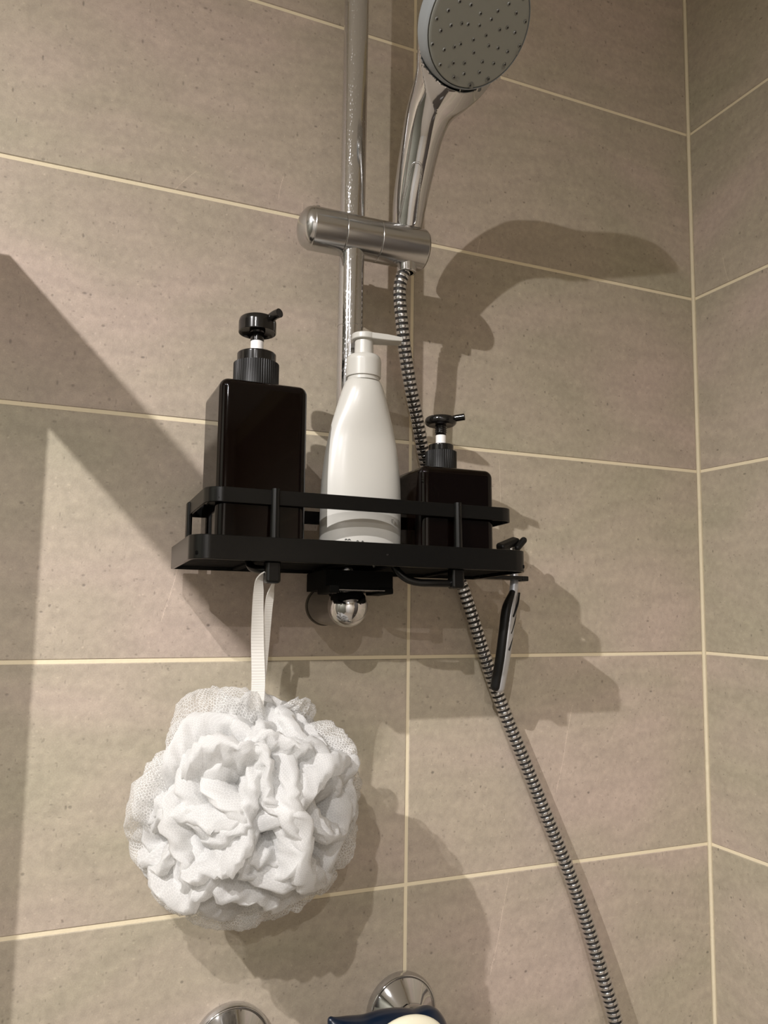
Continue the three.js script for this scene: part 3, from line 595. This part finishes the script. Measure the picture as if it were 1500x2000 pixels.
  part('ribbon', strap([l(-0.5120, 0.0665, 0.1090), l(-0.5205, 0.0705, 0.1130), l(-0.5240, 0.0660, 0.1090), l(-0.5240, 0.0560, 0.1060), l(-0.5228, 0.0250, 0.1020), l(-0.5195, -0.0100, 0.0960), l(-0.5190, -0.0300, 0.0920)],
    [V(0.35, 0.1, -0.9), V(0.5, 0.2, -0.85), V(0.8, 0.15, -0.55), V(1, 0.05, -0.2), V(1, 0, 0), V(1, 0, 0.1), V(1, 0, 0.1)], [0.0060, 0.0060, 0.0064, 0.0078, 0.0092, 0.0098, 0.0098], 0.0009, 80), M.ribbon, t, 'white woven ribbon loop');
  part('ribbon', strap([l(-0.5120, 0.0665, 0.1085), l(-0.5138, 0.0600, 0.1060), l(-0.5146, 0.0500, 0.1020), l(-0.5152, 0.0200, 0.0970), l(-0.5160, -0.0100, 0.0940), l(-0.5170, -0.0300, 0.0910)],
    [V(0.3, 0, -0.95), V(0.6, 0, -0.8), V(1, 0, -0.25), V(1, 0, -0.3), V(0.9, 0, -0.6), V(0.9, 0, -0.6)], [0.0050, 0.0055, 0.0062, 0.0062, 0.0060, 0.0060], 0.0009, 70), M.ribbon, t);
}

// ------------------------------------------------------------------ mixer with its two wall flanges and the navy bottle
{
  const t = thing('shower_mixer', 'chrome bar mixer on two round domed wall flanges at the bottom edge', 'tap');
  t.position.copy(W(-0.434, -0.3035, 0));
  const fl = lathe(rounded([[0.0318, 0.0002], [0.0322, 0.004, 0.001], [0.0308, 0.0078, 0.0015], [0.0296, 0.0080, 0.0005], [0.0285, 0.0072], [0.0190, 0.0160, 0.004], [0.0130, 0.022, 0.003], [0.0120, 0.042]], 8), 96).rotateX(Math.PI / 2);
  for (const x of [-0.0745, 0.0745]) part('wall_flange', fl, M.chrome, t).position.set(x, 0, 0);
  part('mixer_body', lathe(rounded([[0.0001, -0.145], [0.019, -0.145, 0.003], [0.0195, -0.105, 0.001], [0.0180, -0.10], [0.0180, 0.10], [0.0195, 0.105, 0.001], [0.019, 0.145, 0.003], [0.0001, 0.145]]), 64).rotateZ(Math.PI / 2).translate(0, -0.024, 0.050), M.chrome, t);
}
{
  const t = thing('bath_bottle', 'navy blue plastic bottle with a cream oval ribbed panel at the bottom edge', 'bottle');
  t.position.copy(W(-0.418, -0.2785, 0.100));
  const sdf = (x, y, z) => {
    const e = (cx, cy, cz, rx, ry, rz) => { const q = Math.hypot((x - cx) / rx, (y - cy) / ry, (z - cz) / rz); return (q - 1) * Math.min(rx, ry, rz); };
    let d = e(0.000, -0.004, 0, 0.052, 0.0325, 0.020);
    d = smin(d, e(0.036, 0.0005, 0, 0.0165, 0.0245, 0.017), 0.004);
    d = smin(d, capsule([x, y, z], [-0.024, 0.010, 0], [-0.0415, 0.0295, 0], 0.010, 0.0016), 0.012);
    d = smin(d, capsule([x, y, z], [-0.055, -0.012, 0], [-0.030, 0.004, 0], 0.012, 0.018), 0.012);
    return d;
  };
  part('bottle_body', netSurface(sdf, [-0.085, -0.050, -0.030], [0.070, 0.045, 0.030], 0.0013), M.navy, t);
  const pan = new THREE.SphereGeometry(1, 48, 24).scale(0.031, 0.0235, 0.0100);
  const p = part('panel', pan, M.cream, t, 'cream oval panel'); p.position.set(0.0140, 0.0060, 0.0150); p.rotation.z = -0.06;
  for (let k = 0; k < 6; k++) part('rib', box(0.0012, 0.0060, 0.0012, 0.0000 + k * 0.0024, 0.0190, 0.0234, 0.0004), M.cream, t);
  for (const x of [0.0150, 0.0210, 0.0270]) part('rib', tube([V(x, 0.0285 - (x - 0.014) * 0.35, 0.0175), V(x + 0.0006, 0.021, 0.0230), V(x, 0.010, 0.0252)], 0.0007, 14, 8), M.cream, t);
}

// ------------------------------------------------------------------ shower screen out of frame on the left: its bar and post shade the tiles
{
  const t = thing('shower_screen', 'metal framed shower screen end standing against the tiles to the left', 'shower screen');
  t.position.set(-0.80, 0, 0);
  part('wall_post', box(0.012, Y0 + 0.33, 0.028, 0, (Y0 + 0.33) / 2, 0.118, 0.002), M.satinMetal, t);
  const bar = new THREE.BufferGeometry(), bp = [];
  for (const [x, y, z] of [[0.008, 0.300, 0.088], [0.008, 0.374, 0.088], [-0.170, 0.410, 0.450], [-0.158, 0.438, 0.450]]) for (const e of [-0.006, 0.006]) bp.push(x + e, Y0 + y, z);
  bar.setAttribute('position', new THREE.Float32BufferAttribute(bp, 3)); bar.setIndex([0, 2, 1, 1, 2, 3, 4, 5, 6, 5, 7, 6, 0, 4, 2, 2, 4, 6, 1, 3, 5, 3, 7, 5, 2, 6, 3, 3, 6, 7, 0, 1, 4, 1, 5, 4]);
  const bf = bar.toNonIndexed(); bf.computeVertexNormals(); part('support_bar', bf, M.satinMetal, t);
}

renderer.render(scene, camera);
